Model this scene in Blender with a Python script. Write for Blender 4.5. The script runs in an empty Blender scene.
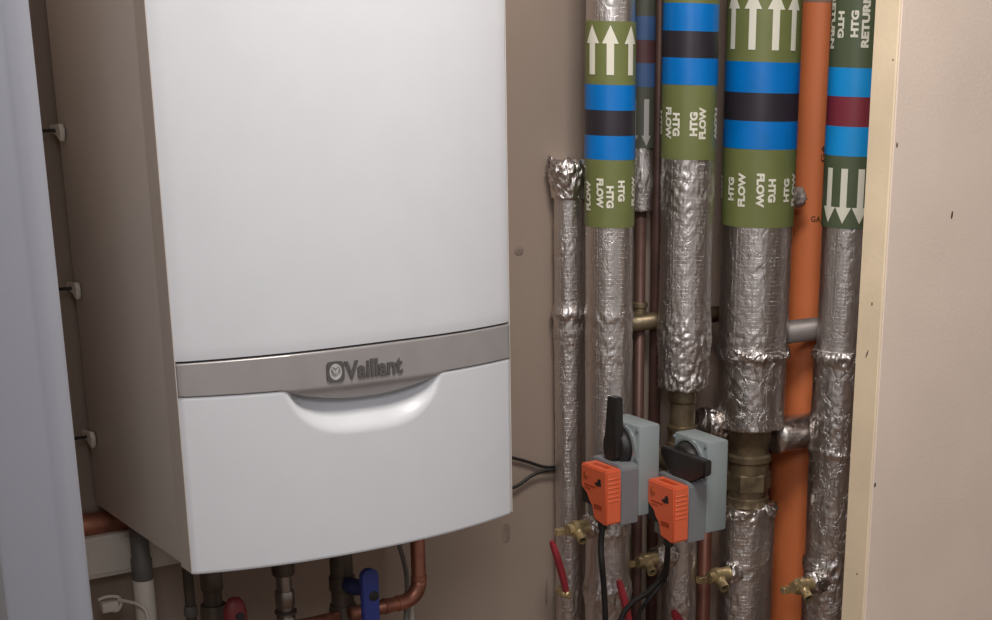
import bpy, bmesh, math, random
from mathutils import Vector, Matrix, noise
random.seed(7)
sc = bpy.context.scene
col = sc.collection
PI = math.pi
FLOOR, CEIL = -0.95, 1.50

# ------------------------------------------------------------------ camera
F, CU, CV = 1537.821, 221.6, 232.7
CAM = Vector((-.6235, -1.7049, .6128))
yaw, pitch, roll = .6972, .3139, -.0288
fw = Vector((math.sin(yaw)*math.cos(pitch), math.cos(yaw)*math.cos(pitch), -math.sin(pitch)))
rt = Vector((math.cos(yaw), -math.sin(yaw), 0)); dn = fw.cross(rt)
rr = math.cos(roll)*rt + math.sin(roll)*dn
dd = -math.sin(roll)*rt + math.cos(roll)*dn
def proj(P):
    q = Vector(P)-CAM; w = q.dot(fw)
    return (496+CU+F*q.dot(rr)/w, 310+CV+F*q.dot(dd)/w)
def at(px, py, Y=None, X=None):
    d = rr*((px-496-CU)/F) + dd*((py-310-CV)/F) + fw
    t = (Y-CAM.y)/d.y if Y is not None else (X-CAM.x)/d.x
    return CAM+d*t
cd = bpy.data.cameras.new('camera'); cam = bpy.data.objects.new('camera', cd); col.objects.link(cam)
m = Matrix(((rr.x, -dd.x, -fw.x), (rr.y, -dd.y, -fw.y), (rr.z, -dd.z, -fw.z))).to_4x4()
m.translation = CAM; cam.matrix_world = m
cd.sensor_width = 36; cd.lens = F/992*36; cd.clip_start = .02
cd.shift_x = -CU/992; cd.shift_y = CV/992
sc.camera = cam

# ------------------------------------------------------------------ materials
def lin(c):
    return tuple(((v/255)/12.92 if v/255 <= .04045 else ((v/255+.055)/1.055)**2.4) for v in c)+(1,)
MATS = {}
def mat(name, rgb, rough=.5, metal=0, var=0, vscale=20, bump=0, bscale=60, spec=.5, coat=0, stretch=(1, 1, 1), rgb2=None):
    if name in MATS: return MATS[name]
    M = bpy.data.materials.new(name); M.use_nodes = True; MATS[name] = M
    nt = M.node_tree; b = nt.nodes['Principled BSDF']; L = nt.links.new
    b.inputs['Base Color'].default_value = lin(rgb); b.inputs['Roughness'].default_value = rough
    b.inputs['Metallic'].default_value = metal; b.inputs['Specular IOR Level'].default_value = spec
    b.inputs['Coat Weight'].default_value = coat; b.inputs['Coat Roughness'].default_value = .1
    tc = nt.nodes.new('ShaderNodeTexCoord'); mp = nt.nodes.new('ShaderNodeMapping')
    mp.inputs['Scale'].default_value = stretch; L(tc.outputs['Object'], mp.inputs[0])
    if var or rgb2:
        n = nt.nodes.new('ShaderNodeTexNoise'); n.inputs['Scale'].default_value = vscale; n.inputs['Detail'].default_value = 5
        L(mp.outputs[0], n.inputs['Vector'])
        mx = nt.nodes.new('ShaderNodeMix'); mx.data_type = 'RGBA'
        c2 = rgb2 if rgb2 else tuple(v*(1-var) for v in rgb)
        mx.inputs[6].default_value = lin(rgb); mx.inputs[7].default_value = lin(c2)
        cr = nt.nodes.new('ShaderNodeValToRGB'); cr.color_ramp.elements[0].position = .38; cr.color_ramp.elements[1].position = .68
        L(n.outputs['Fac'], cr.inputs[0]); L(cr.outputs[0], mx.inputs[0]); L(mx.outputs[2], b.inputs['Base Color'])
    if bump:
        n2 = nt.nodes.new('ShaderNodeTexNoise'); n2.inputs['Scale'].default_value = bscale; n2.inputs['Detail'].default_value = 3
        L(mp.outputs[0], n2.inputs['Vector'])
        bp = nt.nodes.new('ShaderNodeBump'); bp.inputs['Strength'].default_value = bump; bp.inputs['Distance'].default_value = .002
        L(n2.outputs['Fac'], bp.inputs['Height']); L(bp.outputs[0], b.inputs['Normal'])
    return M

def foil_material(name, rgb, rough, wr, grid):
    M = bpy.data.materials.new(name); M.use_nodes = True
    nt = M.node_tree; b = nt.nodes['Principled BSDF']; L = nt.links.new
    b.inputs['Base Color'].default_value = lin(rgb); b.inputs['Metallic'].default_value = 1; b.inputs['Roughness'].default_value = rough
    tc = nt.nodes.new('ShaderNodeTexCoord')
    n = nt.nodes.new('ShaderNodeTexNoise'); n.inputs['Scale'].default_value = 55; n.inputs['Detail'].default_value = 4; n.inputs['Distortion'].default_value = 1.2
    mp = nt.nodes.new('ShaderNodeMapping'); mp.inputs['Scale'].default_value = (1, 1, .55)
    L(tc.outputs['Object'], mp.inputs[0]); L(mp.outputs[0], n.inputs['Vector'])
    v = nt.nodes.new('ShaderNodeTexVoronoi'); v.feature = 'DISTANCE_TO_EDGE'; v.inputs['Scale'].default_value = 34
    wp = nt.nodes.new('ShaderNodeMix'); wp.data_type = 'VECTOR'; wp.inputs[0].default_value = .035
    L(mp.outputs[0], wp.inputs[4]); L(n.outputs['Color'], wp.inputs[5]); L(wp.outputs[1], v.inputs['Vector'])
    cl = nt.nodes.new('ShaderNodeMapRange'); cl.inputs['From Max'].default_value = .07; L(v.outputs['Distance'], cl.inputs['Value'])
    v2 = nt.nodes.new('ShaderNodeTexVoronoi'); v2.feature = 'F1'; v2.inputs['Scale'].default_value = 85
    L(mp.outputs[0], v2.inputs['Vector'])
    sep = nt.nodes.new('ShaderNodeSeparateXYZ'); L(tc.outputs['Object'], sep.inputs[0])
    # reinforcement scrim: fine raised squares (height and angle around the sleeve)
    ang = nt.nodes.new('ShaderNodeMath'); ang.operation = 'ARCTAN2'; L(sep.outputs['Y'], ang.inputs[0]); L(sep.outputs['X'], ang.inputs[1])
    def ridge(src, mul):
        a = nt.nodes.new('ShaderNodeMath'); a.operation = 'MULTIPLY'; a.inputs[1].default_value = mul; L(src, a.inputs[0])
        s = nt.nodes.new('ShaderNodeMath'); s.operation = 'SINE'; L(a.outputs[0], s.inputs[0])
        p = nt.nodes.new('ShaderNodeMath'); p.operation = 'GREATER_THAN'; p.inputs[1].default_value = .8; L(s.outputs[0], p.inputs[0]); return p.outputs[0]
    g = nt.nodes.new('ShaderNodeMath'); g.operation = 'MAXIMUM'; L(ridge(sep.outputs['Z'], 2*PI/.0065), g.inputs[0]); L(ridge(ang.outputs[0], 50), g.inputs[1])
    b1 = nt.nodes.new('ShaderNodeBump'); b1.inputs['Strength'].default_value = wr; b1.inputs['Distance'].default_value = .004; L(n.outputs['Fac'], b1.inputs['Height'])
    b2 = nt.nodes.new('ShaderNodeBump'); b2.inputs['Strength'].default_value = wr*.5; b2.inputs['Distance'].default_value = .002
    L(v2.outputs['Distance'], b2.inputs['Height']); L(b1.outputs[0], b2.inputs['Normal'])
    b4 = nt.nodes.new('ShaderNodeBump'); b4.inputs['Strength'].default_value = min(1, wr*1.6); b4.inputs['Distance'].default_value = .0012
    L(cl.outputs['Result'], b4.inputs['Height']); L(b2.outputs[0], b4.inputs['Normal'])
    b3 = nt.nodes.new('ShaderNodeBump'); b3.inputs['Strength'].default_value = grid; b3.inputs['Distance'].default_value = .0006
    L(g.outputs[0], b3.inputs['Height']); L(b4.outputs[0], b3.inputs['Normal']); L(b3.outputs[0], b.inputs['Normal'])
    MATS[name] = M; return M
foil = foil_material('aluminium_foil', (222, 216, 213), .36, .16, .45)
foil_c = foil_material('crumpled_foil', (228, 222, 219), .30, .32, .25)

wall_m = mat('brown_board', (158, 142, 130), .7, var=.10, vscale=4, bump=.15, bscale=120, stretch=(1, 1, .3), spec=.3)
jamb_m = mat('white_gloss_paint', (152, 154, 164), .35, var=.02, vscale=3, bump=.05)
part_m = mat('matt_cream_paint', (242, 224, 209), .75, var=.03, vscale=6, bump=.2, bscale=200)
reveal_m = mat('yellowed_cream_paint', (250, 230, 198), .7, var=.05, vscale=9, bump=.2, bscale=150)
hall_m = mat('beige_hall_paint', (190, 184, 172), .8, var=.03)
ceil_m = mat('ceiling_white', (225, 222, 216), .9, var=.02)
floor_m = mat('oak_floor', (120, 88, 62), .5, var=.3, vscale=8, stretch=(1, 8, 1))
case_m = mat('boiler_white_case', (205, 198, 192), .45, var=.01)
front_m = mat('boiler_white_front', (214, 216, 221), .38, var=.01, bump=.02, bscale=400, coat=.1)
dark_m = mat('dark_seam', (40, 38, 38), .6, var=.1)
silver_m = mat('silver_band', (172, 168, 167), .42, metal=.4, var=.03, vscale=40, bump=.03, bscale=500)
logo_m = mat('logo_dark', (88, 84, 84), .4, var=.05)
logo_l = mat('logo_light', (200, 198, 196), .35, metal=.3, var=.02)
green_m = mat('green_tape', (122, 130, 78), .42, var=.06, vscale=15, coat=.04)
green2_m = mat('dark_green_tape', (92, 104, 78), .42, var=.06, vscale=15, coat=.04)
blue_m = mat('blue_tape', (0, 126, 216), .38, var=.06, vscale=15, coat=.04)
navy_m = mat('black_tape', (52, 48, 56), .4, var=.1, coat=.04)
maroon_m = mat('maroon_tape', (138, 54, 68), .4, var=.06, coat=.04)
print_m = mat('white_print', (240, 238, 222), .5, var=.02)
orange_m = mat('orange_plastic_pipe', (228, 128, 76), .5, var=.06, vscale=6)
ink_m = mat('black_ink', (70, 40, 28), .6, var=.1)
copper_m = mat('copper', (176, 118, 98), .42, metal=.7, var=.2, vscale=30)
brown_pipe = mat('lacquered_copper', (104, 76, 68), .5, metal=.3, var=.15, vscale=20)
brass_m = mat('brass', (202, 180, 136), .4, metal=.6, var=.2, vscale=60, bump=.1)
dullbrass_m = mat('dull_brass', (150, 134, 108), .4, metal=.7, var=.25, vscale=40, bump=.15)
chrome_m = mat('steel_pipe', (170, 160, 152), .32, metal=.9, var=.15)
act_o = mat('orange_plastic', (230, 108, 70), .5, var=.03)
act_g = mat('grey_plastic', (148, 158, 160), .5, var=.03)
act_g2 = mat('grey_plastic_lower', (128, 130, 134), .45, var=.03)
black_m = mat('black_plastic', (38, 37, 36), .45, var=.1)
clear_m = mat('silver_plastic_ring', (176, 184, 186), .25, metal=.6, var=.05)
red_m = mat('red_lever', (160, 50, 60), .42, var=.08)
blue_l = mat('blue_lever', (54, 68, 146), .45, var=.1)
cable_m = mat('black_cable', (30, 28, 28), .5, var=.05)
greyhose_m = mat('grey_hose', (120, 118, 114), .5, var=.05)
white_p = mat('white_plastic', (214, 208, 198), .5, var=.04)
grey_p = mat('grey_plastic_pipe', (96, 94, 90), .55, var=.05)
scuff_m = mat('scuff_dark', (96, 80, 72), .8, var=.2)

# ------------------------------------------------------------------ mesh helpers
def link(name, bm, m, parent=None, smooth=True, origin=None, recalc=True):
    if recalc: bmesh.ops.recalc_face_normals(bm, faces=bm.faces)
    me = bpy.data.meshes.new(name)
    o = bpy.data.objects.new(name, me)
    if origin is not None:
        bmesh.ops.translate(bm, verts=bm.verts, vec=-Vector(origin)); o.location = origin
    bm.to_mesh(me); bm.free()
    me.materials.append(m)
    if smooth:
        for p in me.polygons: p.use_smooth = True
        if smooth == 'auto':
            try: me.set_sharp_from_angle(angle=math.radians(38))
            except Exception: pass
    col.objects.link(o)
    if parent is not None:
        o.parent = parent
        base = Vector((0, 0, 0)); q = parent
        while q is not None: base += q.location; q = q.parent
        o.location = (Vector(origin) if origin is not None else Vector((0, 0, 0)))-base
    return o
def empty(name, loc, label, cat, group=None):
    o = bpy.data.objects.new(name, None); o.empty_display_size = .05; col.objects.link(o); o.location = loc
    o['label'] = label; o['category'] = cat
    if group: o['group'] = group
    return o
def tag(o, label, cat, group=None):
    o['label'] = label; o['category'] = cat
    if group: o['group'] = group
    return o
def box(bm, x0, x1, y0, y1, z0, z1, bev=0, seg=2):
    g = bmesh.ops.create_cube(bm, size=1)['verts']
    for v in g: v.co = Vector(((x0+x1)/2+v.co.x*(x1-x0), (y0+y1)/2+v.co.y*(y1-y0), (z0+z1)/2+v.co.z*(z1-z0)))
    if bev:
        es = list({e for v in g for e in v.link_edges})
        bmesh.ops.bevel(bm, geom=es, offset=bev, segments=seg, affect='EDGES', profile=.5)
    return bm
def frame_of(d):
    d = d.normalized(); a = Vector((0, 0, 1)) if abs(d.z) < .9 else Vector((1, 0, 0))
    u = d.cross(a).normalized(); return u, d.cross(u)
def tube(bm, pts, r, n=16, cap=True):
    pts = [Vector(p) for p in pts]; rs = r if isinstance(r, (list, tuple)) else [r]*len(pts)
    rings = []; u = None
    for i, p in enumerate(pts):
        d = (pts[min(i+1, len(pts)-1)]-pts[max(i-1, 0)]).normalized()
        if u is None: u, w = frame_of(d)
        else:
            u = (u-d*u.dot(d)).normalized(); w = d.cross(u)
        rings.append([bm.verts.new(p+(u*math.cos(2*PI*k/n)+w*math.sin(2*PI*k/n))*rs[i]) for k in range(n)])
    for a, b in zip(rings, rings[1:]):
        for k in range(n): bm.faces.new((a[k], a[(k+1) % n], b[(k+1) % n], b[k]))
    if cap: bm.faces.new(rings[0]); bm.faces.new(rings[-1])
    return bm
def lathe(bm, p0, d, prof, n=24):      # prof: list of (distance along axis, radius)
    p0 = Vector(p0); d = Vector(d).normalized(); u, w = frame_of(d); rings = []
    for t, r in prof:
        rings.append([bm.verts.new(p0+d*t+(u*math.cos(2*PI*k/n)+w*math.sin(2*PI*k/n))*max(r, 1e-5)) for k in range(n)])
    for a, b in zip(rings, rings[1:]):
        for k in range(n): bm.faces.new((a[k], a[(k+1) % n], b[(k+1) % n], b[k]))
    bm.faces.new(rings[0]); bm.faces.new(rings[-1])
    return bm
def smooth_path(pts, n=8):
    pts = [Vector(p) for p in pts]; out = []
    P = [pts[0]*2-pts[1]]+pts+[pts[-1]*2-pts[-2]]
    for i in range(1, len(P)-2):
        for k in range(n):
            t = k/n; a, b, c, d = P[i-1:i+3]
            out.append(.5*((2*b)+(c-a)*t+(2*a-5*b+4*c-d)*t*t+(3*b-a-3*c+d)*t**3))
    out.append(pts[-1]); return out
def prism(bm, poly, x0, x1):           # polygon in (y,z) extruded along x
    a = [bm.verts.new((x0, y, z)) for y, z in poly]; b = [bm.verts.new((x1, y, z)) for y, z in poly]
    bm.faces.new(a); bm.faces.new(b[::-1])
    for i in range(len(poly)): bm.faces.new((a[i], b[i], b[(i+1) % len(poly)], a[(i+1) % len(poly)]))
    return bm
def text_geo(s, size=1, bold=.0):      # flat letters: list of verts (2D), faces
    cu = bpy.data.curves.new('lettering', 'FONT'); cu.body = s; cu.size = size; cu.offset = bold; cu.align_x = 'CENTER'; cu.align_y = 'CENTER'
    cu.resolution_u = 3
    o = bpy.data.objects.new('lettering', cu); col.objects.link(o)
    bpy.context.view_layer.update()
    me = bpy.data.meshes.new_from_object(o.evaluated_get(bpy.context.evaluated_depsgraph_get()))
    vs = [(v.co.x, v.co.y) for v in me.vertices]; fs = [tuple(p.vertices) for p in me.polygons]
    bpy.data.objects.remove(o); bpy.data.meshes.remove(me); bpy.data.curves.remove(cu)
    xs = [v[0] for v in vs]; ys = [v[1] for v in vs]
    cx, cy = (min(xs)+max(xs))/2, (min(ys)+max(ys))/2; w, h = max(xs)-min(xs), max(ys)-min(ys)
    return [((x-cx)/w, (y-cy)/h) for x, y in vs], fs   # normalised to unit box

# ------------------------------------------------------------------ setting
def struct(name, bm, m, parent=None, smooth=False):
    o = link(name, bm, m, parent, smooth)
    if parent is None: o['kind'] = 'structure'
    return o
YB = .36
struct('wall_back', box(bmesh.new(), -.162, 1.62, YB, YB+.06, FLOOR, CEIL), wall_m)
struct('wall_left', box(bmesh.new(), -.185, -.162, -.089, YB+.06, FLOOR, CEIL), wall_m)
struct('wall_right', box(bmesh.new(), 1.60, 1.66, -.09, YB+.06, FLOOR, CEIL), wall_m)
struct('floor', box(bmesh.new(), -2.2, 2.6, -3.0, .42, FLOOR-.05, FLOOR), floor_m)
struct('ceiling', box(bmesh.new(), -2.2, 2.6, -3.0, .42, CEIL, CEIL+.05), ceil_m)
# right partition: a plastered leaf with a cream reveal on its free end
XR = at(876, 400, -.145).x
pw = struct('wall_front_right', box(bmesh.new(), XR+.004, 2.6, -.145, -.095, FLOOR, CEIL, .002, 1), part_m)
struct('trim_1', box(bmesh.new(), XR, XR+.004, -.145, -.097, FLOOR, CEIL, .0015, 1), reveal_m)
for px, py, w, h, a in [(897, 145, 1.5, 5, 0), (952, 215, 1.8, 8, .1), (872, 304, 1.5, 4, 0), (867, 354, 1.3, 9, -.35), (875, 485, 1.8, 5, .1), (857, 574, 1.4, 2.5, .5), (893, 60, 1, 2, .2)]:
    w *= 1.5; h *= 1.2
    P = at(px, py, -.145)
    if P.x < XR+.004:
        P = at(px, py, None, XR); b_ = bmesh.new(); lathe(b_, (XR+.0004, P.y, P.z), (-1, 0, 0), [(0, .0017), (.0008, .0011)], 8)
        for v in b_.verts: v.co.z = P.z+(v.co.z-P.z)*h/2.2+ (v.co.y-P.y)*0; v.co.y += (v.co.z-P.z)*a
    else:
        b_ = bmesh.new(); lathe(b_, (P.x, -.1446, P.z), (0, -1, 0), [(0, w/1000), (.0008, w/1600)], 10)
        for v in b_.verts: v.co.z = P.z+(v.co.z-P.z)*h/w*.8; v.co.x += (v.co.z-P.z)*a
    link('scuff', b_, scuff_m, pw)
# left door frame: moulded architrave, rounded inner edge
XL = -.1602
prof = [(XL, -.108), (XL, -.139)]
for k in range(7): a = k/6*PI/2; prof.append((XL-.014+.014*math.cos(a), -.139-.011*math.sin(a)))
prof += [(XL-.018, -.1500), (XL-.026, -.1470), (XL-.03, -.1450), (XL-.052, -.1440), (XL-.056, -.1415), (XL-.079, -.1405), (XL-.082, -.138), (XL-.082, -.108)]
b_ = bmesh.new()
lo = [b_.verts.new((x, y, FLOOR)) for x, y in prof]; hi = [b_.verts.new((x, y, CEIL)) for x, y in prof]
b_.faces.new(lo); b_.faces.new(hi[::-1])
for i in range(len(prof)): b_.faces.new((lo[i], lo[(i+1) % len(prof)], hi[(i+1) % len(prof)], hi[i]))
struct('trim_2', b_, jamb_m, None, 'auto')
struct('wall_front_left', box(bmesh.new(), -2.2, -.163, -.107, -.09, FLOOR, CEIL), hall_m)
# knots and faint stains on the board behind the pipes
wb = bpy.data.objects['wall_back']
for px, py, w, h in [(519, 251, .010, .009), (506, 533, .010, .020), (546, 592, .0035, .030), (75, 148, .004, .006)]:
    P = at(px, py, YB); b_ = bmesh.new(); lathe(b_, (P.x, YB+.0005, P.z), (0, -1, 0), [(0, w), (.0008, w*.8), (.0011, w*.3)], 24)
    for v in b_.verts: v.co.z = P.z+(v.co.z-P.z)*h/w
    link('knot', b_, mat('board_knot', (146, 130, 119), .7, var=.15, vscale=60), wb)

# ------------------------------------------------------------------ boiler
BW, BD = .44, .34
ZT = .74
def bulge(x, b=.036):
    u = (x-BW/2)/(BW/2); return -b*(1-abs(u)**2.2) if abs(u) < 1 else 0
boiler = empty('wall_boiler', (BW/2, BD, 0), 'white wall-hung boiler with a silver band and a scooped lower flap', 'boiler')
b_ = bmesh.new(); box(b_, .001, BW-.001, .026, BD, .002, ZT, .003, 2)
case = link('casing', b_, case_m, boiler, 'auto')
b_ = bmesh.new(); box(b_, .003, BW-.003, .017, .030, .004, ZT-.003)
link('seam', b_, dark_m, boiler, False)
for xx in (-.0016, BW+.0004):
    b_ = bmesh.new(); box(b_, xx, xx+.0012, .0008, .034, .001, ZT, .0004, 1); link('side_frame', b_, case_m, boiler, False)
def panel(name, z0f, z1f, m, off=0, nx=110, nz=70, disp=None, parent=None, thick_y=.0185, rnd=.0018):
    # curved front panel: front surface + returns to the seam plane
    bm = bmesh.new(); G = []
    for j in range(nz+1):
        row = []
        for i in range(nx+1):
            u = i/nx; x = u*BW; t = j/nz
            z0, z1 = z0f(x), z1f(x); z = z0+(z1-z0)*t
            ex = min(x, BW-x); ez = min(z-z0, z1-z)
            rd = 0
            if ex < rnd: rd += rnd-math.sqrt(max(rnd**2-(rnd-ex)**2, 0))
            if ez < rnd*.6: q = rnd*.6; rd += q-math.sqrt(max(q*q-(q-ez)**2, 0))
            y = bulge(x)-off+rd+(disp(x, z) if disp else 0)
            row.append(bm.verts.new((x, y, z)))
        G.append(row)
    for j in range(nz):
        for i in range(nx): bm.faces.new((G[j][i], G[j][i+1], G[j+1][i+1], G[j+1][i]))
    loop = [G[0][i] for i in range(nx+1)]+[G[j][nx] for j in range(1, nz+1)]+[G[nz][i] for i in range(nx-1, -1, -1)]+[G[j][0] for j in range(nz-1, 0, -1)]
    bk = [bm.verts.new((v.co.x, thick_y, v.co.z)) for v in loop]
    for i in range(len(loop)): k = (i+1) % len(loop); bm.faces.new((loop[i], bk[i], bk[k], loop[k]))
    bm.faces.new(bk)
    return link(name, bm, m, parent or boiler, 'auto')
ZB, ZC = .2135, .2578
def fine(nx): return nx
A_ = at(283, 397, -.03); B_ = at(444, 374, -.03)
xa, xb = A_.x, B_.x; xc = (xa+xb)/2; hw = (xb-xa)/2
def ss(t): t = max(0, min(1, t)); return t*t*(3-2*t)
def scoop_low(x):
    u = (x-xc)/hw
    return ZB-.062*max(0, 1-abs(u)**3.4)**.8 if abs(u) < 1 else ZB
def scoop(x, z):
    if abs(x-xc) >= hw: return 0
    zl = scoop_low(x)
    if z <= zl: return 0
    e = ss((1-abs((x-xc)/hw))/.22)
    t = (z-zl)/.062
    return .034*ss(t*1.35)*e
def ztop(x): return ZC-.0065*max(0, 1-x/.27)**1.3
panel('upper_front', lambda x: ztop(x)+.0026, lambda x: ZT, front_m, 0, 60, 60)
panel('lower_flap', lambda x: 0, lambda x: ZB-.0012, front_m, 0, 150, 110, disp=scoop)
def band_low(x):
    u = (x-xc)/hw
    return ZB-(.020*(1-abs(u)**2.2) if abs(u) < 1 else 0)
def band_disp(x, z):
    return (.014*ss((ZB+.001-z)/.026)) if z < ZB+.001 else 0
band = panel('silver_band', band_low, ztop, silver_m, .0015, 150, 40, disp=band_disp, rnd=.0015)
# raised lettering and emblem on the band
def on_band(x, z, off): return Vector((x, bulge(x)-.0015-off, z))
def flat_to_band(bm, vs, fs, f, off, th=.0012):
    top = [bm.verts.new(on_band(*f(x, y), off+th)) for x, y in vs]; bot = [bm.verts.new(on_band(*f(x, y), off-.001)) for x, y in vs]
    ed = {}
    for fc in fs:
        try: bm.faces.new([top[i] for i in fc])
        except ValueError: continue
        for k in range(len(fc)):
            e = (fc[k], fc[(k+1) % len(fc)]); ed[e] = ed.get(e, 0)+1
    for (a, b) in ed:
        if (b, a) not in ed:
            bm.faces.new((top[a], top[b], bot[b], bot[a]))
T1 = at(344, 371, -.036); T2 = at(402, 365, -.036)
vs, fs = text_geo('Vaillant', 1, .03)
b_ = bmesh.new(); flat_to_band(b_, vs, fs, lambda x, y: ((T1.x+T2.x)/2+x*(T2.x-T1.x), (T1.z+T2.z)/2+.001+y*.0225), .0006)
link('lettering', b_, logo_m, band, False)
E0 = at(335, 371.5, -.036)
def shape(poly, holes=None):
    return poly
def ring_poly(outer, inner):
    n = len(outer); vs = outer+inner; fs = [(i, (i+1) % n, n+(i+1) % n, n+i) for i in range(n)]; return vs, fs
n = 32
def sq(r, p=5): return [(math.copysign(abs(math.cos(2*PI*k/n))**(2/p), math.cos(2*PI*k/n))*r, math.copysign(abs(math.sin(2*PI*k/n))**(2/p), math.sin(2*PI*k/n))*r) for k in range(n)]
def ell(a, b): return [(math.cos(2*PI*k/n)*a, math.sin(2*PI*k/n)*b) for k in range(n)]
em = lambda x, y: (E0.x+x, E0.z+y)
b_ = bmesh.new(); vs, fs = ring_poly([(x*.011, y*.0125) for x, y in sq(1)], ell(.0078, .0098)); flat_to_band(b_, vs, fs, em, .0006)
link('emblem_frame', b_, logo_m, band, False)
b_ = bmesh.new(); vs, fs = ring_poly(ell(.0078, .0098), ell(.0060, .0074)); flat_to_band(b_, vs, fs, em, .0004)
for s in (-1, 1):
    vs = [(s*.0008, -.004), (s*.0046, .0035), (s*.0035, .0048), (s*.0002, -.0008)]; flat_to_band(b_, vs, [(0, 1, 2, 3)], em, .0004)
vs = [(x*.0028, .0066+y*.0024) for x, y in ell(1, 1)]; flat_to_band(b_, vs, [tuple(range(n))], em, .0006)
link('emblem', b_, logo_l, band, False)

# ------------------------------------------------------------------ insulated pipes
class Pipe: pass
def solve_z(X, Y, r, py):
    u = Vector((CAM.x-X, CAM.y-Y, 0)).normalized()
    a, b = -1.2, 1.4
    for _ in range(50):
        m_ = (a+b)/2
        if proj((X+u.x*r, Y+u.y*r, m_))[1] > py: a = m_
        else: b = m_
    return (a+b)/2
def make_pipe(px, Y, r, name, label, cat, ref=300, group=None):
    p = Pipe(); P = at(px, ref, Y); p.X, p.Y, p.r = P.x, Y, r
    p.root = empty(name, (p.X, p.Y, FLOOR), label, cat, group)
    p.face = math.atan2(CAM.y-Y, CAM.x-p.X)
    p.z = lambda py: solve_z(p.X, p.Y, p.r, py)
    return p
def sleeve(p, name, z0, z1, r, crumples=(), base=.00035, m=None, seed=0, n=112, step=.0035, r1=None, ragged=0):
    zs = []; z = z0
    while z < z1:
        zs.append(z); z += step if -.42 < z < .78 else .05
    zs.append(z1)
    bm = bmesh.new(); rings = []
    for z in zs:
        A = base
        rad = r if r1 is None else r+(r1-r)*(z-z0)/(z1-z0)
        bulg = 0
        for (c, w, amp, bl) in crumples:
            g = math.exp(-((z-c)/w)**2); A += amp*g; bulg += bl*g
        ring = []
        for k in range(n):
            th = 2*PI*k/n; q = Vector((math.cos(th)*4.6, math.sin(th)*4.6, z*70+seed*7.3))
            d = 1-2*abs(noise.noise(q)); d2 = noise.noise(q*2.7+Vector((5, 3, seed))); d3 = noise.noise(Vector((math.cos(th)*1.6+seed, math.sin(th)*1.6, z*6)))
            rr_ = rad+bulg+A*(d*.75+d2*.45)+base*1.2*d3
            zz = z+A*.8*noise.noise(q+Vector((9, 9, 9)))
            if ragged and z > z1-.012: zz += ragged*noise.noise(q*1.5)
            ring.append(bm.verts.new((p.X+rr_*math.cos(th), p.Y+rr_*math.sin(th), zz)))
        rings.append(ring)
    for a, b in zip(rings, rings[1:]):
        for k in range(n): bm.faces.new((a[k], a[(k+1) % n], b[(k+1) % n], b[k]))
    bm.faces.new(rings[0][::-1]); bm.faces.new(rings[-1])
    return link(name, bm, m or foil, p.root, True, origin=(p.X, p.Y, 0), recalc=False)
def tape(p, name, y_top, y_bot, m, off=.0018, seed=0, z0=None, z1=None):
    z1 = p.z(y_top) if z1 is None else z1; z0 = p.z(y_bot) if z0 is None else z0
    n = 72; bm = bmesh.new(); rings = []
    nz = max(3, int((z1-z0)/.008))
    for j in range(nz+1):
        z = z0+(z1-z0)*j/nz; ring = []
        for k in range(n):
            th = 2*PI*k/n
            w = .0005*noise.noise(Vector((math.cos(th)*2.5, math.sin(th)*2.5, z*9+seed)))
            seam = .0012 if 0 <= ((th-p.face+PI*2-.25) % (2*PI)) < 2.2 else 0    # overlap of the wrap
            R_ = p.r+off+w+seam*.3
            ring.append(bm.verts.new((p.X+R_*math.cos(th), p.Y+R_*math.sin(th), z)))
        rings.append(ring)
    inner = [[bm.verts.new((p.X+(p.r-.0005)*math.cos(2*PI*k/n), p.Y+(p.r-.0005)*math.sin(2*PI*k/n), zz)) for k in range(n)] for zz in (z0, z1)]
    for a, b in zip(rings, rings[1:]):
        for k in range(n): bm.faces.new((a[k], a[(k+1) % n], b[(k+1) % n], b[k]))
    for k in range(n):
        k2 = (k+1) % n
        bm.faces.new((inner[0][k], inner[0][k2], rings[0][k2], rings[0][k])); bm.faces.new((rings[-1][k], rings[-1][k2], inner[1][k2], inner[1][k]))
    return link(name, bm, m, p.root, 'auto', origin=(p.X, p.Y, 0), recalc=False)
def wrap(p, bm, vs, fs, th0, z0, off=.0030):
    # vs given as (arc length to the right, height) in metres round screen angle th0 (degrees)
    t0 = math.radians(th0); R_ = p.r+off
    V_ = [bm.verts.new((p.X+R_*math.cos(p.face+t0+a/R_), p.Y+R_*math.sin(p.face+t0+a/R_), z0+h)) for a, h in vs]
    for f in fs:
        try: bm.faces.new([V_[i] for i in f])
        except ValueError: pass
TXT = {}
def pipe_text(p, s, th, py, up, length, height, parent, dz=0):
    if s not in TXT: TXT[s] = text_geo(s, 1, .055)
    vs, fs = TXT[s]
    q = [(-y*height, x*length) if up else (y*height, -x*length) for x, y in vs]
    bm = bmesh.new(); wrap(p, bm, q, fs, th, p.z(py)+dz); 
    return link('lettering', bm, print_m, parent, False, origin=(p.X, p.Y, 0))
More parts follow.
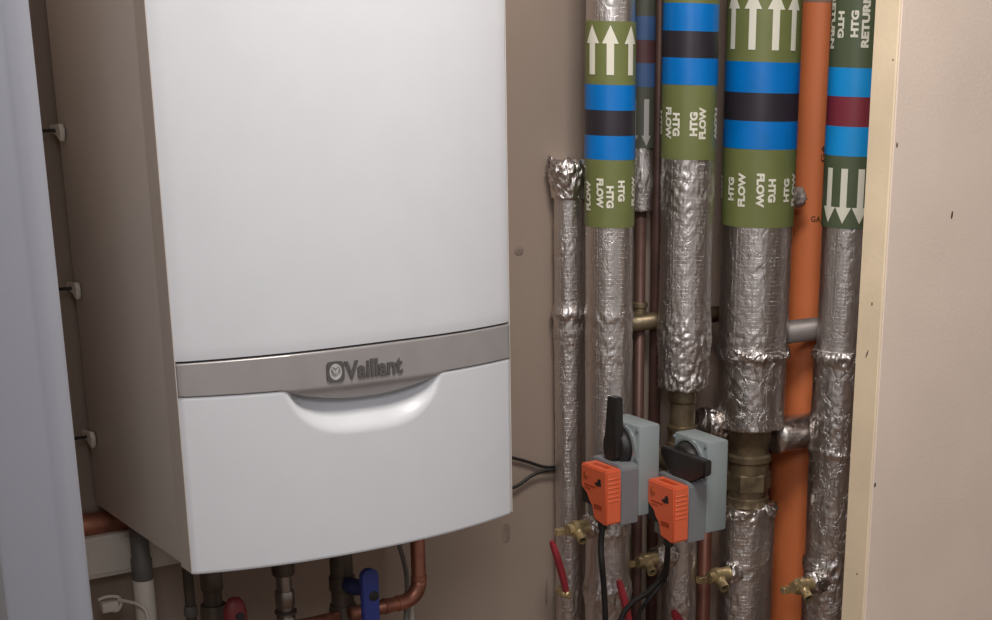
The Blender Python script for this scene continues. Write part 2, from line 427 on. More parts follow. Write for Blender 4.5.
def pipe_arrow(p, th, y0, y1, up, parent, hw_=.0125, sw=.0055, hl=.026, m=None):
    z1, z0 = p.z(y0), p.z(y1)
    if not up: z0, z1 = z1, z0; hl = -hl
    zh = z1-hl; vs, fs = [], []
    N = 4
    for k in range(N+1): x = -sw+2*sw*k/N; vs += [(x, z0), (x, zh)]
    for k in range(N): fs.append((2*k, 2*k+2, 2*k+3, 2*k+1))
    b0 = len(vs); N2 = 8
    for k in range(N2+1): x = -hw_+2*hw_*k/N2; vs += [(x, zh), (x, zh+hl*(1-abs(x)/hw_))]
    for k in range(N2): fs.append((b0+2*k, b0+2*k+2, b0+2*k+3, b0+2*k+1))
    bm = bmesh.new(); wrap(p, bm, vs, fs, th, 0)
    bmesh.ops.remove_doubles(bm, verts=bm.verts, dist=1e-5)
    return link('arrow', bm, m or print_m, parent, False, origin=(p.X, p.Y, 0))

# A: thin sleeve nearest the boiler, ends in a crumple
A = make_pipe(568, .334, .0212, 'insulated_pipe', 'thinnest foil-wrapped pipe beside the boiler, ending in a crumpled top', 'pipe')
zt = A.z(163)
sleeve(A, 'foil_sleeve', FLOOR, zt-.02, .0215, [(A.z(315), .01, .0035, .003), (A.z(335), .018, .002, .001), (A.z(250), .01, .001, 0), (A.z(595), .03, .002, .001)], base=.0009, seed=1, n=72)
sleeve(A, 'crumpled_end', zt-.055, zt, .0245, [(zt-.01, .03, .0065, .003)], base=.0015, m=foil_c, seed=2, n=72, step=.0025, ragged=.02)
# B
B = make_pipe(609, .262, .0365, 'insulated_pipe', 'foil pipe with three white up arrows and blue-black-blue tape, behind the left actuator', 'pipe')
sleeve(B, 'foil_sleeve', FLOOR, CEIL, .0365, [(B.z(318), .008, .0018, .001), (B.z(350), .04, .0016, 0), (B.z(597), .02, .004, .002), (B.z(535), .012, .002, .001)], seed=3)
g1 = tape(B, 'green_tape', 21, 85, green_m); tape(B, 'blue_tape', 85, 110.5, blue_m, .0020, 1); tape(B, 'black_tape', 110.5, 136, navy_m, .0018, 2)
tape(B, 'blue_tape', 136, 160, blue_m, .0020, 3); g2 = tape(B, 'green_tape', 160, 228, green_m, seed=4)
for th in (-43, 0, 50): pipe_arrow(B, th, 25, 75, True, g1)
pipe_text(B, 'FLOW', -22, 195, False, .044, .0115, g2, .002); pipe_text(B, 'HTG', 1, 197, False, .033, .0115, g2)
pipe_text(B, 'HTG', 27, 191, False, .031, .0115, g2); pipe_text(B, 'FLOW', -55, 197, True, .044, .0115, g2); pipe_text(B, 'FLOW', 66, 192, True, .044, .0115, g2)
# B2 behind B, return line, tape and arrow colours darkened to carry the shade of B and C
Bt = make_pipe(640, .325, .0175, 'insulated_pipe', 'slim foil pipe with shade-darkened return tapes, half hidden between the two leftmost taped pipes', 'pipe')
sleeve(Bt, 'foil_sleeve', Bt.z(212), CEIL, .0175, [(Bt.z(180), .02, .002, .001)], seed=4, n=64)
dg = mat('shaded_green_tape', (74, 76, 66), .6, var=.1); db = mat('shaded_blue_tape', (58, 86, 128), .6, var=.1); dm = mat('shaded_maroon_tape', (84, 52, 54), .6, var=.1)
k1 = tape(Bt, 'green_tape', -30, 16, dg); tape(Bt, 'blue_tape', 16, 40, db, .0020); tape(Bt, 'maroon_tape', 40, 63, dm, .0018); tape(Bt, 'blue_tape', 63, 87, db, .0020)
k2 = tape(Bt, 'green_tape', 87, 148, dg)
for th in (-40, 20): pipe_arrow(Bt, th, 99, 146, False, k2, .008, .0042, .016, mat('shaded_print', (160, 158, 156), .6, var=.05))
b_ = bmesh.new(); tube(b_, [(Bt.X, Bt.Y, FLOOR), (Bt.X, Bt.Y, Bt.z(205))], .0085, 20)
link('copper_tube', b_, brown_pipe, Bt.root)
b_ = bmesh.new(); zc_ = Bt.z(312); lathe(b_, (Bt.X, Bt.Y, zc_-.014), (0, 0, 1), [(0, .011), (.002, .013), (.01, .013), (.012, .0105), (.018, .0105), (.02, .013), (.026, .013), (.028, .011)], 24)
link('coupling', b_, dullbrass_m, Bt.root, 'auto')
# C
Cp = make_pipe(685, .262, .0418, 'insulated_pipe', 'foil pipe with blue-black-blue tape, narrowing to brass above the right actuator', 'pipe')
zc = Cp.z(391)
sleeve(Cp, 'foil_sleeve', zc-.002, CEIL, .0418, [(Cp.z(340), .03, .003, .001), (Cp.z(385), .03, .006, -.004), (Cp.z(190), .05, .0016, 0)], base=.0009, seed=5)
tape(Cp, 'green_tape', -60, 3, green_m); tape(Cp, 'blue_tape', 3, 31, blue_m, .0020); tape(Cp, 'black_tape', 31, 58, navy_m); tape(Cp, 'blue_tape', 58, 85, blue_m, .0020)
g3 = tape(Cp, 'green_tape', 85, 160, green_m, seed=9)
pipe_text(Cp, 'FLOW', -45, 124, False, .048, .0125, g3); pipe_text(Cp, 'HTG', -26, 125, False, .035, .0125, g3)
pipe_text(Cp, 'HTG', 10, 124, True, .036, .0125, g3); pipe_text(Cp, 'FLOW', 29, 123, True, .048, .0125, g3)
pipe_text(Cp, 'FLOW', 72, 124, False, .048, .0125, g3); pipe_text(Cp, 'HTG', -76, 124, False, .036, .0125, g3)
b_ = bmesh.new(); za = Cp.z(436); L_ = zc+.01-za
lathe(b_, (Cp.X, Cp.Y, za-.12), (0, 0, 1), [(0, .021), (.06, .021), (.062, .026), (.1, .026), (.102, .024), (.118, .024), (.12, .0255), (.128, .0255), (.130, .021), (.12+L_*.55, .021), (.12+L_*.6, .0245), (.12+L_, .0245)], 8*3)
link('brass_union', b_, dullbrass_m, Cp.root, 'auto')
sleeve(Cp, 'lower_sleeve', FLOOR, za-.07, .029, [(za-.075, .01, .003, 0), (Cp.z(610), .02, .002, 0)], seed=6, n=80)
# D
D = make_pipe(754.5, .245, .0585, 'insulated_pipe', 'thickest foil pipe, taped blue-black-blue under four white up arrows', 'pipe')
zd = D.z(433)
sleeve(D, 'foil_sleeve', D.z(362), CEIL, .0585, [(D.z(362), .012, .004, .002), (D.z(340), .01, .0015, 0)], base=.0008, seed=7, n=150)
sleeve(D, 'foil_joint', zd, D.z(352), .0582, [(D.z(358), .010, .0065, .002), (zd, .008, .002, 0)], base=.0007, m=foil_c, seed=8, n=150, step=.003, ragged=.012)
g4 = tape(D, 'green_tape', -30, 62, green_m); tape(D, 'blue_tape', 62, 93, blue_m, .0020); tape(D, 'black_tape', 93, 121.5, navy_m); tape(D, 'blue_tape', 121.5, 149.5, blue_m, .0020)
g5 = tape(D, 'green_tape', 149.5, 228, green_m, seed=12)
for th in (-52, -17, 18, 50): pipe_arrow(D, th, -10, 50, True, g4, .0145, .0058, .028)
for s, th, up in (('HTG', -79, False), ('HTG', -46, True), ('FLOW', -26, True), ('FLOW', 3, False), ('HTG', 21, False), ('HTG', 48, True), ('FLOW', 68, True)):
    pipe_text(D, s, th, 190.5, up, .037 if s == 'HTG' else .0535, .0132, g5)
zl = D.z(516)
b_ = bmesh.new(); H = zd-zl+.03
lathe(b_, (D.X, D.Y, zl-.015), (0, 0, 1), [(0, .034), (.018, .034), (.020, .037), (.034, .037), (.036, .034), (.040, .034), (.044, .0355), (H*.55, .0355), (H*.57, .039), (H*.62, .039), (H*.64, .034), (H*.75, .034), (H*.78, .037), (H, .037)], 48)
link('brass_union', b_, dullbrass_m, D.root, 'auto')
b_ = bmesh.new(); lathe(b_, (D.X, D.Y, zl+.032), (0, 0, 1), [(0, .037), (.003, .041), (.030, .041), (.033, .037)], 6)
link('hex_nut', b_, dullbrass_m, D.root, False)
sleeve(D, 'lower_sleeve', FLOOR, zl+.003, .0485, [(zl, .012, .0045, .001)], base=.0013, seed=10, n=110, ragged=.014)
# foil wrapped stub to the left of D and crumples by the wall
b_ = bmesh.new(); P0 = at(702, 424, .285); P1 = at(760, 424, .285)
def rough_tube(bm, p0, p1, r, amp, n=56, m_=50, seed=0, ragged=0):
    p0, p1 = Vector(p0), Vector(p1); d = (p1-p0).normalized(); u, w = frame_of(d); rings = []
    for j in range(m_+1):
        c = p0.lerp(p1, j/m_); ring = []
        for k in range(n):
            th = 2*PI*k/n; q = Vector((math.cos(th)*2.6, math.sin(th)*2.6, j/m_*(p1-p0).length*70+seed))
            R_ = r+amp*(1-2*abs(noise.noise(q)))+amp*.7*noise.noise(q*2.5)
            ring.append(bm.verts.new(c+(u*math.cos(th)+w*math.sin(th))*R_+d*amp*noise.noise(q*1.7)))
        rings.append(ring)
    for a, b in zip(rings, rings[1:]):
        for k in range(n): bm.faces.new((a[k], a[(k+1) % n], b[(k+1) % n], b[k]))
    bm.faces.new(rings[0]); bm.faces.new(rings[-1]); return bm
rough_tube(b_, P0, P1, .024, .005, seed=3)
link('foil_branch', b_, foil_c, D.root)
# torn foil flap on the right of D's tape
b_ = bmesh.new(); P0 = at(796, 200, .262); rough_tube(b_, at(780, 200, .25), at(800, 197, .25), .015, .0035, 40, 20, 9)
link('foil_flap', b_, mat('dull_foil', (205, 192, 186), .42, metal=.55, var=.1), D.root)
# E
E_ = make_pipe(845, .150, .0445, 'insulated_pipe', 'foil pipe with blue-maroon-blue tape and white down arrows, beside the cream partition', 'pipe')
sleeve(E_, 'foil_sleeve', E_.z(362), CEIL, .0445, [(E_.z(362), .01, .003, .001)], base=.0006, seed=11)
sleeve(E_, 'lower_sleeve', FLOOR, E_.z(353), .0480, [(E_.z(360), .010, .006, .001), (E_.z(425), .02, .0022, 0), (E_.z(455), .006, .004, .001), (E_.z(570), .012, .004, .001), (E_.z(600), .03, .002, 0)], base=.0009, m=foil_c, seed=12, n=120)
g6 = tape(E_, 'green_tape', -60, 68, green2_m); blue2_m = mat('bright_blue_tape', (26, 160, 240), .4, var=.04, vscale=15)
tape(E_, 'blue_tape', 68, 97, blue2_m, .0020); tape(E_, 'maroon_tape', 97, 127, maroon_m); tape(E_, 'blue_tape', 127, 156.5, blue2_m, .0020)
g7 = tape(E_, 'green_tape', 156.5, 229, green2_m)
for th in (-47, -14, 20, 56): pipe_arrow(E_, th, 169, 224, False, g7, .0135, .0055, .026)
pipe_text(E_, 'RETURN', -62, 22, False, .082, .0125, g6); pipe_text(E_, 'HTG', -38, 25, False, .040, .0125, g6)
pipe_text(E_, 'HTG', -9, 24, True, .040, .0125, g6); pipe_text(E_, 'RETURN', 12, 20, True, .082, .0125, g6)
# horizontal runs between D and E
b_ = bmesh.new(); P0 = at(785, 331, .235); tube(b_, [(D.X+.050, .224, P0.z), (1.50, .224, P0.z)], .0195, 28)
tag(link('branch_pipe', b_, mat('grey_pipe_cover', (150, 142, 138), .45, metal=.3, var=.1)), 'smooth grey level pipe crossing the orange pipe, upper of two', 'pipe')
b_ = bmesh.new(); P0 = at(800, 434, .215); rough_tube(b_, (D.X+.044, .229, P0.z), (1.50, .229, P0.z), .030, .0010, 64, 90, 5)
tag(link('branch_pipe', b_, foil), 'foil-covered level pipe crossing the orange pipe, lower of two', 'pipe')
# horizontal run seen between B and C
b_ = bmesh.new(); P0 = at(650, 325, .29); tube(b_, [(Cp.X-.09, .318, P0.z), (D.X-.02, .318, P0.z)], .014, 24)
tag(link('heating_pipe', b_, dullbrass_m), 'short dull horizontal pipe behind the taped pipes, level with the boiler band', 'pipe')
# orange drain pipe on the wall
P0 = at(811, 250, .30)
op = empty('drain_pipe', (P0.x, .304, FLOOR), 'wide orange plastic pipe standing behind the two rightmost foil pipes', 'pipe')
b_ = bmesh.new(); tube(b_, [(P0.x, .304, FLOOR), (P0.x, .304, CEIL)], .054, 64); link('barrel', b_, orange_m, op, 'auto')
b_ = bmesh.new(); zz = at(810, 2, .25).z; lathe(b_, (P0.x, .304, zz), (0, 0, 1), [(0, .0535), (.003, .0555), (.02, .0555), (.03, .0545), (.09, .0545), (.093, .0535)], 64)
link('socket', b_, mat('pale_socket', (182, 150, 132), .5, var=.08), op, 'auto')
opp = Pipe(); opp.X, opp.Y, opp.r = P0.x, .304, .054; opp.face = math.atan2(CAM.y-.304, CAM.x-P0.x); opp.z = lambda py: solve_z(opp.X, opp.Y, .054, py)
vs, fs = text_geo('GA', 1, .02); b_ = bmesh.new()
wrap(opp, b_, [(x*.017, y*.010) for x, y in vs], fs, 9, opp.z(219), .0006)
link('lettering', b_, ink_m, op, False)
b_ = bmesh.new(); wrap(opp, b_, [(-y*.007, x*.03) for x, y in vs], fs, 17, opp.z(153), .0006); link('lettering', b_, ink_m, op, False)

# copper pipes standing at the back
def vpipe(px, Y, r, m, name, label, y0=None, y1=None, ref=300):
    P = at(px, ref, Y); b_ = bmesh.new()
    z0 = FLOOR if y1 is None else at(px, y1, Y).z; z1 = CEIL if y0 is None else at(px, y0, Y).z
    tube(b_, [(P.x, Y, z0), (P.x, Y, z1)], r, 24)
    return tag(link(name, b_, m), label, 'pipe')
vpipe(656, .338, .010, brown_pipe, 'copper_pipe', 'thin brown pipe against the wall, between the two taped pipes left of centre')
vpipe(704, .335, .012, mat('red_brown_pipe', (128, 80, 66), .5, metal=.3, var=.15), 'copper_pipe', 'red-brown pipe behind the right actuator, running down to the bottom edge', y0=470, ref=580)

# ------------------------------------------------------------------ valve actuators
def make_actuator(corner, s, lever_up, label, tilt=0):
    C0 = Vector(corner)
    root = empty('valve_actuator', (C0.x, C0.y+.05*s, C0.z-.16*s), label, 'actuator', None)
    def fin(bm, name, m, par=root, smooth='auto'):
        R_ = Matrix.Rotation(tilt, 4, 'Z')
        for v in bm.verts: v.co = C0+R_ @ (v.co*s)
        return link(name, bm, m, par, smooth)
    up = fin(box(bmesh.new(), 0, .043, 0, .090, -.153, 0, .0035, 2), 'housing', act_g)
    low = bmesh.new(); prism(low, [(.0, -.068), (.010, -.062), (.085, -.062), (.085, -.15), (0.002, -.164)], -.036, .001)
    bmesh.ops.bevel(low, geom=list(low.edges), offset=.0018, segments=2, affect='EDGES'); fin(low, 'gear_case', act_g2)
    # recess rim around the dial
    b_ = bmesh.new(); lathe(b_, (.002, .048, -.042), (-1, 0, 0), [(0, .041), (.006, .041), (.0075, .0385), (.0075, .036), (.004, .0355), (.002, .033)], 48)
    fin(b_, 'dial_ring', clear_m)
    b_ = bmesh.new(); lathe(b_, (.001, .048, -.042), (-1, 0, 0), [(0, .034), (.010, .034), (.012, .032), (.018, .030), (.020, .027)], 48)
    dial = fin(b_, 'dial', black_m)
    for yy, zz in ((.006, -.008), (.090, -.008), (.006, -.058), (.090, -.056)):
        b_ = bmesh.new(); lathe(b_, (.002, yy, zz), (-1, 0, 0), [(0, .0035), (.003, .0035), (.004, .002)], 12); fin(b_, 'screw', clear_m)
    if lever_up: poly = [(.026, .046), (.050, .046), (.052, -.01), (.060, -.045), (.057, -.060), (.040, -.062), (.028, -.056), (.026, -.01)]
    else: poly = [(-.030, -.020), (-.030, -.044), (-.008, -.052), (.016, -.068), (.048, -.067), (.070, -.048), (.088, -.034), (.088, -.020), (.056, -.020)]
    b_ = bmesh.new(); prism(b_, poly, -.030, -.014); bmesh.ops.bevel(b_, geom=list(b_.edges), offset=.002, segments=2, affect='EDGES')
    fin(b_, 'lever', black_m)
    # orange terminal cover with a stepped lower rear edge
    b_ = bmesh.new(); poly = [(0, -.066), (.072, -.066), (.072, -.106), (.052, -.113), (.050, -.126), (.037, -.131), (.036, -.154), (0.006, -.160), (0, -.157)]
    prism(b_, poly, -.066, -.035); bmesh.ops.bevel(b_, geom=list(b_.edges), offset=.0022, segments=2, affect='EDGES')
    cov = fin(b_, 'cover', act_o)
    b_ = bmesh.new()
    for k in range(6): box(b_, -.062, -.039, -.0008, .002, -.082-k*.0075, -.0795-k*.0075, .0006, 1)
    fin(b_, 'ribs', act_o, cov)
    b_ = bmesh.new(); box(b_, -.056, -.045, .014, .056, -.0670, -.0656, .0004, 1); fin(b_, 'slot', mat('orange_shadow_plastic', (196, 70, 30), .5, var=.03), cov)
    b_ = bmesh.new()
    lathe(b_, (-.0655, .058, -.084), (-1, 0, 0), [(0, .007), (.0008, .007)], 24)
    lathe(b_, (-.0655, .058, -.084), (-1, 0, 0), [(.0008, .0048), (.0016, .0045)], 24)
    fin(b_, 'push_button', mat('orange_dull_button', (190, 88, 44), .5, var=.05), cov)
    b_ = bmesh.new(); x = -.0666
    prism(b_, [(.016, -.083), (.022, -.083), (.026, -.090), (.032, -.0905), (.032, -.0925), (.026, -.096), (.014, -.094)], x, x+.0012)
    fin(b_, 'switch', black_m, cov, False)
    for poly in ([(.030, -.101), (.062, -.101), (.062, -.0985), (.030, -.0985)], [(.044, -.106), (.060, -.106), (.060, -.104), (.044, -.104)], [(.012, -.135), (.034, -.135), (.034, -.127), (.012, -.127)]):
        b_ = bmesh.new(); prism(b_, poly, -.0664, -.0656); fin(b_, 'marking', mat('dull_red_print', (170, 66, 34), .5, var=.05), cov, False)
    b_ = bmesh.new(); box(b_, -.064, -.036, .038, .074, -.134, -.100, .002, 1); fin(b_, 'cable_entry', black_m)
    b_ = bmesh.new(); box(b_, -.060, -.040, .036, .062, -.156, -.132, .003, 2); fin(b_, 'cable_clamp', greyhose_m)
    b_ = bmesh.new(); lathe(b_, (-.052, .030, -.160), (0, 0, -1), [(0, .008), (.012, .0075), (.014, .005)], 20); fin(b_, 'cable_gland', black_m)
    b_ = bmesh.new(); lathe(b_, (.020, .09, -.06), (0, 1, 0), [(0, .016), (.02, .016), (.021, .02), (.06, .02)], 24); fin(b_, 'valve_stem', dullbrass_m)
    return root
P1 = at(639.5, 427, .138); P2 = at(708, 443, .068)
make_actuator(P1, .94, True, 'left orange and grey valve actuator with its black lever upright', .0)
make_actuator(P2, .96, False, 'right orange and grey valve actuator with its black lever lying level', -.02)

# ------------------------------------------------------------------ drain cocks
def cock(px, py, p, label, s=1.0, red=True):
    # attached at the pipe's left flank; screen point is where it meets the pipe
    Y = p.Y-.015; P = at(px, py, Y)
    X1 = P.x; root = empty('drain_cock', (X1, Y, P.z), label, 'drain cock', 'brass drain cocks on the foil pipes')
    def L(t): return Vector((X1-t*s, Y, P.z))
    b_ = bmesh.new(); lathe(b_, L(-.012), (-1, 0, 0), [(0, .009*s), (.014*s, .009*s), (.015*s, .0125*s), (.022*s, .0125*s), (.024*s, .0115*s), (.04*s, .0115*s), (.042*s, .0135*s), (.052*s, .0135*s), (.054*s, .0095*s), (.062*s, .0095*s)], 20)
    link('body', b_, brass_m, root, 'auto')
    b_ = bmesh.new(); x = L(.058).x; q = .0052*s; box(b_, x-.014*s, x+.001, Y-q, Y+q, P.z-q, P.z+q, .001, 1); link('square_spindle', b_, brass_m, root, False)
    d = Vector((-.22, -.85, -.42)).normalized(); b_ = bmesh.new()
    lathe(b_, L(.031)+d*.003, d, [(0, .009*s), (.010*s, .009*s), (.012*s, .0078*s), (.021*s, .0078*s), (.023*s, .0086*s), (.027*s, .0082*s), (.027*s, .0055*s), (.018*s, .0052*s)], 20)
    sp = link('spout', b_, brass_m, root, 'auto')
    b_ = bmesh.new(); lathe(b_, L(.031)+d*.003+d*.019*s, d, [(0, .0054*s), (.003*s, .0054*s)], 16); link('bore', b_, dark_m, sp, False)
    b_ = bmesh.new(); rough_tube(b_, L(-.022), L(.012), .0165*s, .0045, 40, 18, px); link('foil_collar', b_, foil_c, root)
    return root
cock(593, 525, B, 'topmost brass drain cock, wrapped in bright foil, left of the left cable', 1.0)
cock(661, 557, Cp, 'brass drain cock under the gap between the two actuators', 1.0)
cock(733, 572, D, 'brass drain cock on the thickest foil pipe below the right actuator', 1.1)
cock(816, 582, E_, 'bright brass drain cock in front of the orange pipe', 1.1)

# ------------------------------------------------------------------ red lever valves
def lever_valve(p0, p1, Y, w, label, mcol=red_m):
    a, b = at(p0[0], p0[1], Y), at(p1[0], p1[1], Y)
    root = empty('lever_valve', b, label, 'valve')
    d = (b-a); Ln = d.length; d.normalize(); side = d.cross(Vector((0, 1, 0))).normalized()
    b_ = bmesh.new(); N = 12; rows = []
    for k in range(N+1):
        t = k/N; c = a+d*Ln*t; ww = w*(.85+.25*math.sin(t*PI)) if t > .02 else w*.5
        y = .004*math.sin(t*PI)
        rows.append([b_.verts.new(c+side*ww*sx+Vector((0, sy-y, 0))) for sx, sy in ((-1, 0), (-.8, -.003), (.8, -.003), (1, 0), (1, .004), (-1, .004))])
    for r0, r1 in zip(rows, rows[1:]):
        for k in range(6): b_.faces.new((r0[k], r0[(k+1) % 6], r1[(k+1) % 6], r1[k]))
    b_.faces.new(rows[0]); b_.faces.new(rows[-1]); link('handle', b_, mcol, root, 'auto')
    b_ = bmesh.new(); lathe(b_, b+Vector((0, -.007, 0)), (0, 1, 0), [(0, .004), (.002, .006), (.006, .006), (.008, .008), (.03, .008)], 12); link('stem', b_, brass_m, root, 'auto')
    return root
lever_valve((552, 541), (567, 594), .29, .0052, 'red lever valve on the thin pipe under the topmost drain cock')
lever_valve((619, 580), (631, 634), .20, .0055, 'red lever valve between the two black actuator cables')
lever_valve((674, 611), (697, 660), .19, .008, 'red lever valve at the bottom edge below the right actuator')

# ------------------------------------------------------------------ cables
def cable(pts, r, m, name, label, n=10, cat='cable'):
    b_ = bmesh.new(); tube(b_, smooth_path(pts, 8), r, n); return tag(link(name, b_, m), label, cat)
G1 = P1+Vector((-.052, .030, -.168))*.94; G2 = P2+Vector((-.052, .030, -.168))*.96
cable([G1, at(601, 545, .165), at(602, 565, .16), at(604, 590, .165), at(606, 640, .17), at(607, 720, .17)], .0050, cable_m, 'power_cable', 'thick black cable dropping straight from the left actuator')
cable([G2+Vector((-.002, 0, 0)), at(667, 560, .12), at(663, 575, .135), at(648, 592, .15), at(632, 603, .165), at(619, 625, .175), at(612, 680, .18)], .0046, cable_m, 'power_cable', 'black cable curving down and left from the right actuator')
cable([G2+Vector((.005, .008, 0)), at(668, 562, .135), at(664, 580, .155), at(650, 598, .16), at(640, 612, .17), at(632, 640, .18)], .0034, cable_m, 'power_cable', 'thinner black cable hanging under the right actuator')
cable([at(505, 456, .352), at(525, 461, .353), at(545, 467, .353), at(562, 466, .353)], .0026, cable_m, 'thin_cable', 'upper thin dark cable crossing the wall right of the boiler', 8)
cable([at(500, 492, .348), at(517, 486, .350), at(533, 475, .349), at(548, 470, .347), at(562, 470, .347)], .0028, cable_m, 'thin_cable', 'lower thin dark cable rising across the wall right of the boiler', 8)
b_ = bmesh.new(); box(b_, 0, .004, 0, .002, 0, .04)
Pq = at(557, 462, .350)
for v in b_.verts: v.co = Vector((Pq.x+v.co.x+ .35*(.04-v.co.z)*.5, .348+v.co.y, Pq.z-.02+v.co.z))
tag(link('foil_strip', b_, foil_c), 'narrow pale foil strip on the wall where the thin cables meet', 'foil strip')

# ------------------------------------------------------------------ clips by the boiler's rear edge
for (px, py), lab in zip([(54, 130), (69, 287), (83, 435)], ['topmost white wall clip beside the rear edge of the boiler', 'middle white wall clip beside the rear edge of the boiler', 'lowest white wall clip beside the rear edge of the boiler']):
    P = at(px+3, py, .335)
    r_ = empty('wall_clip', (-.004, .34, P.z), lab, 'clip', 'white wall clips left of the boiler')
    b_ = bmesh.new()
    prism(b_, [(.306, .002), (.311, .009), (.325, .007), (.345, .006), (.345, -.004), (.322, -.005), (.312, -.013), (.308, -.008)], 0, .006)
    for v in b_.verts: v.co += Vector((-.0068, 0, P.z)) + Vector((0, 0, 0))
    bmesh.ops.bevel(b_, geom=list(b_.edges), offset=.001, segments=1, affect='EDGES'); link('clip_body', b_, white_p, r_, 'auto')
    b_ = bmesh.new(); lathe(b_, (-.006, .325, P.z), (-1, 0, 0), [(0, .0022), (.03, .0022), (.032, .0032), (.034, .0032)], 12); link('pin', b_, dark_m, r_, 'auto')

# ------------------------------------------------------------------ under the boiler
# copper pipe and white trunking at lower left
b_ = bmesh.new(); z = at(105, 525, .33).z; tube(b_, [(-.160, .343, z), (.16, .343, z)], .0160, 24)
tag(link('copper_pipe', b_, copper_m), 'copper pipe lying level at the lower left, above the pale trunking', 'pipe')
z1 = at(92, 537, .325).z; z0 = at(94, 579, .325).z; b_ = bmesh.new(); box(b_, -.161, at(180, 560, .33).x, .322, YB-.001, z0, z1, .003, 2)
tk = empty('cable_trunking', (.0, YB, z0), 'pale plastic trunking along the wall below the left corner of the boiler', 'trunking')
link('trunking_body', b_, white_p, tk, 'auto')
b_ = bmesh.new(); box(b_, -.160, at(180, 560, .33).x-.002, .3205, .3225, z0+.006, z1-.006, .0008, 1); link('trunking_lid', b_, white_p, tk, 'auto')
# waste pipe
P = at(144, 590, .28); wp = empty('waste_pipe', (P.x, .28, FLOOR), 'white and grey plastic waste pipe below the left corner of the boiler', 'pipe')
zj = at(146, 579, .28).z
b_ = bmesh.new(); lathe(b_, (P.x, .28, zj), (0, 0, 1), [(0, .0125), (.002, .0135), (.03, .0135), (.032, .012), (.25, .012)], 24); link('grey_upper', b_, grey_p, wp, 'auto')
b_ = bmesh.new(); lathe(b_, (P.x, .28, FLOOR), (0, 0, 1), [(0, .0135), (zj-FLOOR, .0135), (zj-FLOOR+.001, .0125)], 24); link('white_lower', b_, white_p, wp, 'auto')
# loose connector with its wires
cn = empty('cable_connector', at(112, 606, .29), 'small pale cable connector with looped wires at the bottom left', 'connector')
P = at(110, 604, .29)
b_ = bmesh.new(); box(b_, P.x-.012, P.x+.010, .284, .298, P.z-.010, P.z+.004, .002, 2); link('block', b_, white_p, cn, 'auto')
b_ = bmesh.new(); tube(b_, smooth_path([at(98, 600, .29), at(106, 597, .288), at(118, 597, .288), at(121, 604, .288), at(116, 611, .288), at(106, 607, .288)]), .0022, 8)
tube(b_, smooth_path([at(118, 600, .288), at(130, 602, .27), at(141, 606, .255), at(147, 614, .25), at(150, 640, .25)]), .0024, 8)
link('wires', b_, white_p, cn)
def under_pipe(px, Y, r, m, name, label, cat='pipe', fit=None, y_ref=600):
    P = at(px, y_ref, Y); root = empty(name, (P.x, Y, FLOOR), label, cat)
    b_ = bmesh.new(); tube(b_, [(P.x, Y, FLOOR), (P.x, Y, .001)], r, 24); link('tube', b_, m, root, 'auto')
    for i, (ya, yb, rr2, m2) in enumerate(fit or []):
        za, zb = at(px, ya, Y).z, at(px, yb, Y).z
        b_ = bmesh.new(); lathe(b_, (P.x, Y, zb), (0, 0, 1), [(0, rr2*.93), ((za-zb)*.12, rr2), ((za-zb)*.85, rr2), (za-zb, rr2*.93)], 24); link('coupling', b_, m2, root, 'auto')
    return root, P
bronze = mat('dark_bronze', (92, 82, 72), .5, metal=.4, var=.2)
under_pipe(285, .20, .0105, chrome_m, 'steel_pipe', 'shiny steel pipe with compression collars under the middle of the boiler', fit=[(545, 574, .0155, bronze), (590, 606, .0135, chrome_m), (610, 613, .015, bronze), (616, 640, .0135, chrome_m)])
under_pipe(213, .20, .012, bronze, 'dark_pipe', 'dark pipe under the boiler, left of the red valve knob', fit=[(570, 590, .0145, bronze), (604, 630, .0175, bronze)])
under_pipe(190, .26, .007, bronze, 'dark_pipe', 'thin dark pipe under the left corner of the boiler', fit=[(606, 616, .009, grey_p)])
rb, Pb = under_pipe(343, .21, .016, bronze, 'gas_valve', 'dark isolating valve with a blue lever under the boiler', 'valve', fit=[(575, 590, .0185, bronze), (604, 640, .020, bronze)])
# blue lever
Q = at(370, 597, .15)
b_ = bmesh.new(); poly = []
for k in range(9): a = PI*k/8; poly.append((Q.x+.0128*math.cos(a), .032+Q.z+.010*math.sin(a)))
poly += [(Q.x-.0112, Q.z-.10), (Q.x+.0112, Q.z-.10)]
va = [b_.verts.new((x, .146, z)) for x, z in poly]; vb = [b_.verts.new((x, .156, z)) for x, z in poly]
b_.faces.new(va); b_.faces.new(vb[::-1])
for i in range(len(poly)): b_.faces.new((va[i], vb[i], vb[(i+1) % len(poly)], va[(i+1) % len(poly)]))
bmesh.ops.bevel(b_, geom=[e for e in b_.edges], offset=.0012, segments=2, affect='EDGES')
lv = link('lever', b_, blue_l, rb, 'auto')
b_ = bmesh.new(); lathe(b_, (Q.x+.004, .1465, Q.z+.002), (0, -1, 0), [(0, .0075), (.001, .0075), (.002, .006)], 20); link('screw', b_, dark_m, lv, 'auto')
b_ = bmesh.new(); lathe(b_, (Q.x-.004, .155, Q.z+.010), (-.3, 1, 0), [(0, .009), (.015, .0105), (.017, .012), (.030, .012), (.036, .010)], 20); link('spindle', b_, mat('dark_blue_plastic', (36, 46, 92), .5, var=.1), rb, 'auto')
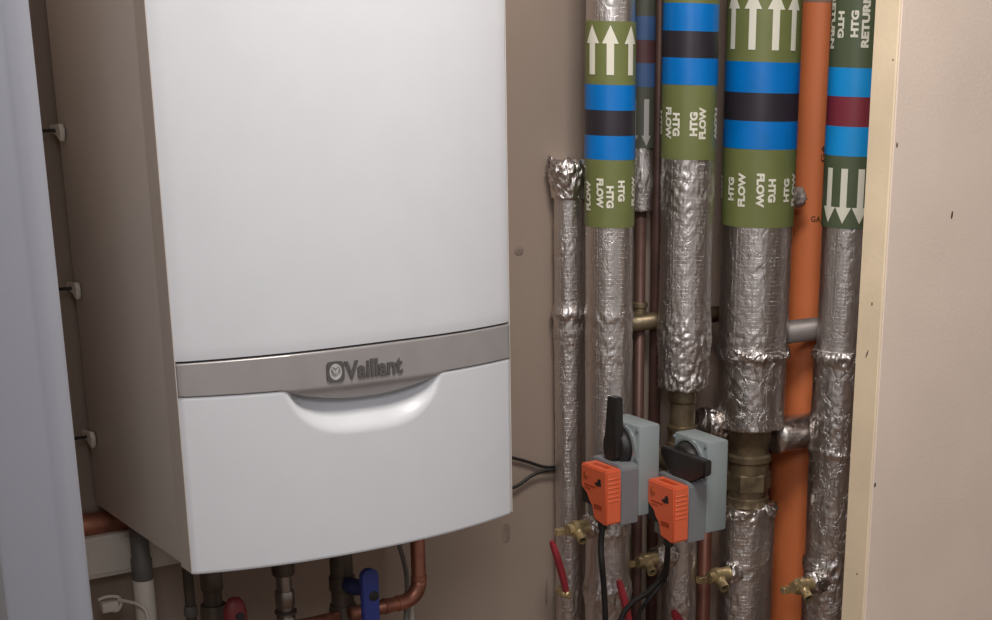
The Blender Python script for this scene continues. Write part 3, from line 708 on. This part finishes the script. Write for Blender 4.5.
# red knob
Q = at(235, 612, .15); rk = empty('isolating_valve', Q, 'valve with a dark red rounded knob at the bottom edge under the boiler', 'valve')
b_ = bmesh.new(); lathe(b_, Q+Vector((0, 0, -.05)), (0, 0, 1), [(0, .013), (.03, .0155), (.05, .0155), (.062, .013), (.069, .008), (.071, .002)], 20)
for v in b_.verts: v.co.y = Q.y+(v.co.y-Q.y)*.7
link('cap', b_, mat('dark_red_plastic', (118, 42, 46), .5, var=.08), rk, 'auto')
b_ = bmesh.new(); lathe(b_, Q+Vector((.002, -.009, -.004)), (0, -1, 0), [(0, .006), (.0035, .006)], 16); link('screw', b_, dark_m, rk, 'auto')
b_ = bmesh.new(); tube(b_, [Q+Vector((0, 0, -.3)), Q+Vector((0, 0, -.045))], .009, 16); link('stem', b_, bronze, rk, 'auto')
# copper elbow
ce = empty('copper_pipe', at(418, 560, .17), 'copper pipe bending left under the right side of the boiler', 'pipe')
Pt = at(419.5, 600, .17); zb = at(400, 603, .17).z; X0 = Pt.x
pts = [(X0, .17, .02), (X0, .17, zb+.030)]
for k in range(1, 9): a = PI/2*k/8; pts.append((X0-.028+.028*math.cos(a), .17, zb+.028-.028*math.sin(a)))
pts += [(at(350, 603, .17).x, .17, zb)]
b_ = bmesh.new(); tube(b_, pts, .0104, 20); link('tube', b_, copper_m, ce)
for (p0, p1) in [((X0, .17, zb+.036), (X0, .17, zb+.030)), ((X0-.030, .17, zb), (X0-.036, .17, zb)), ((X0-.052, .17, zb), (X0-.057, .17, zb))]:
    b_ = bmesh.new(); tube(b_, [p0, p1], .0117, 20); link('solder_ring', b_, copper_m, ce, 'auto')
# elbow fitting sleeve (slightly wider)
b_ = bmesh.new(); tube(b_, pts[1:-1]+[(X0-.034, .17, zb)], .0114, 20); link('elbow', b_, copper_m, ce)
cable([at(396, 530, .20), at(400, 548, .20), at(405, 566, .20), at(407, 588, .20), at(405, 640, .20)], .0035, greyhose_m, 'grey_hose', 'thin grey hose hanging beside the copper bend under the boiler', cat='hose')
vpipe(411, .24, .0042, white_p, 'condensate_tube', 'thin pale tube dropping below the copper bend', y0=598, ref=610)
b_ = bmesh.new(); P = at(300, 625, .19); P1 = at(336, 621, .19); tube(b_, [(P.x-.02, .19, P.z), (P1.x+.004, .19, P.z)], .008, 18)
tag(link('copper_pipe', b_, copper_m), 'short level copper pipe at the bottom edge between the steel pipe and dark valve', 'pipe')

# ------------------------------------------------------------------ light
def area(name, loc, rot_to, size, power, colr, shape='RECTANGLE', sy=None):
    l = bpy.data.lights.new(name, 'AREA'); l.energy = power; l.color = colr; l.shape = shape; l.size = size; l.size_y = sy or size
    o = bpy.data.objects.new(name, l); col.objects.link(o); o.location = loc
    d = Vector(rot_to)-Vector(loc); o.rotation_euler = d.to_track_quat('-Z', 'Y').to_euler(); return o
area('ceiling_lamp', (.32, -.66, CEIL-.03), (.33, -.60, 0), .40, 17, (1, .94, .88))
area('hall_fill', (-.85, -1.95, 1.36), (.25, 0, .25), .7, 15, (.95, .96, 1), sy=.6)  # unseen cool fill, added to brighten the boiler's side panel and front
w = bpy.data.worlds.new('world'); sc.world = w; w.use_nodes = True
w.node_tree.nodes['Background'].inputs[0].default_value = (.62, .58, .56, 1); w.node_tree.nodes['Background'].inputs[1].default_value = .5
vs_ = sc.view_settings; vs_.view_transform = 'Standard'; vs_.look = 'None'; vs_.gamma = 1; vs_.use_curve_mapping = False; vs_.exposure = .12
sc.display_settings.display_device = 'sRGB'
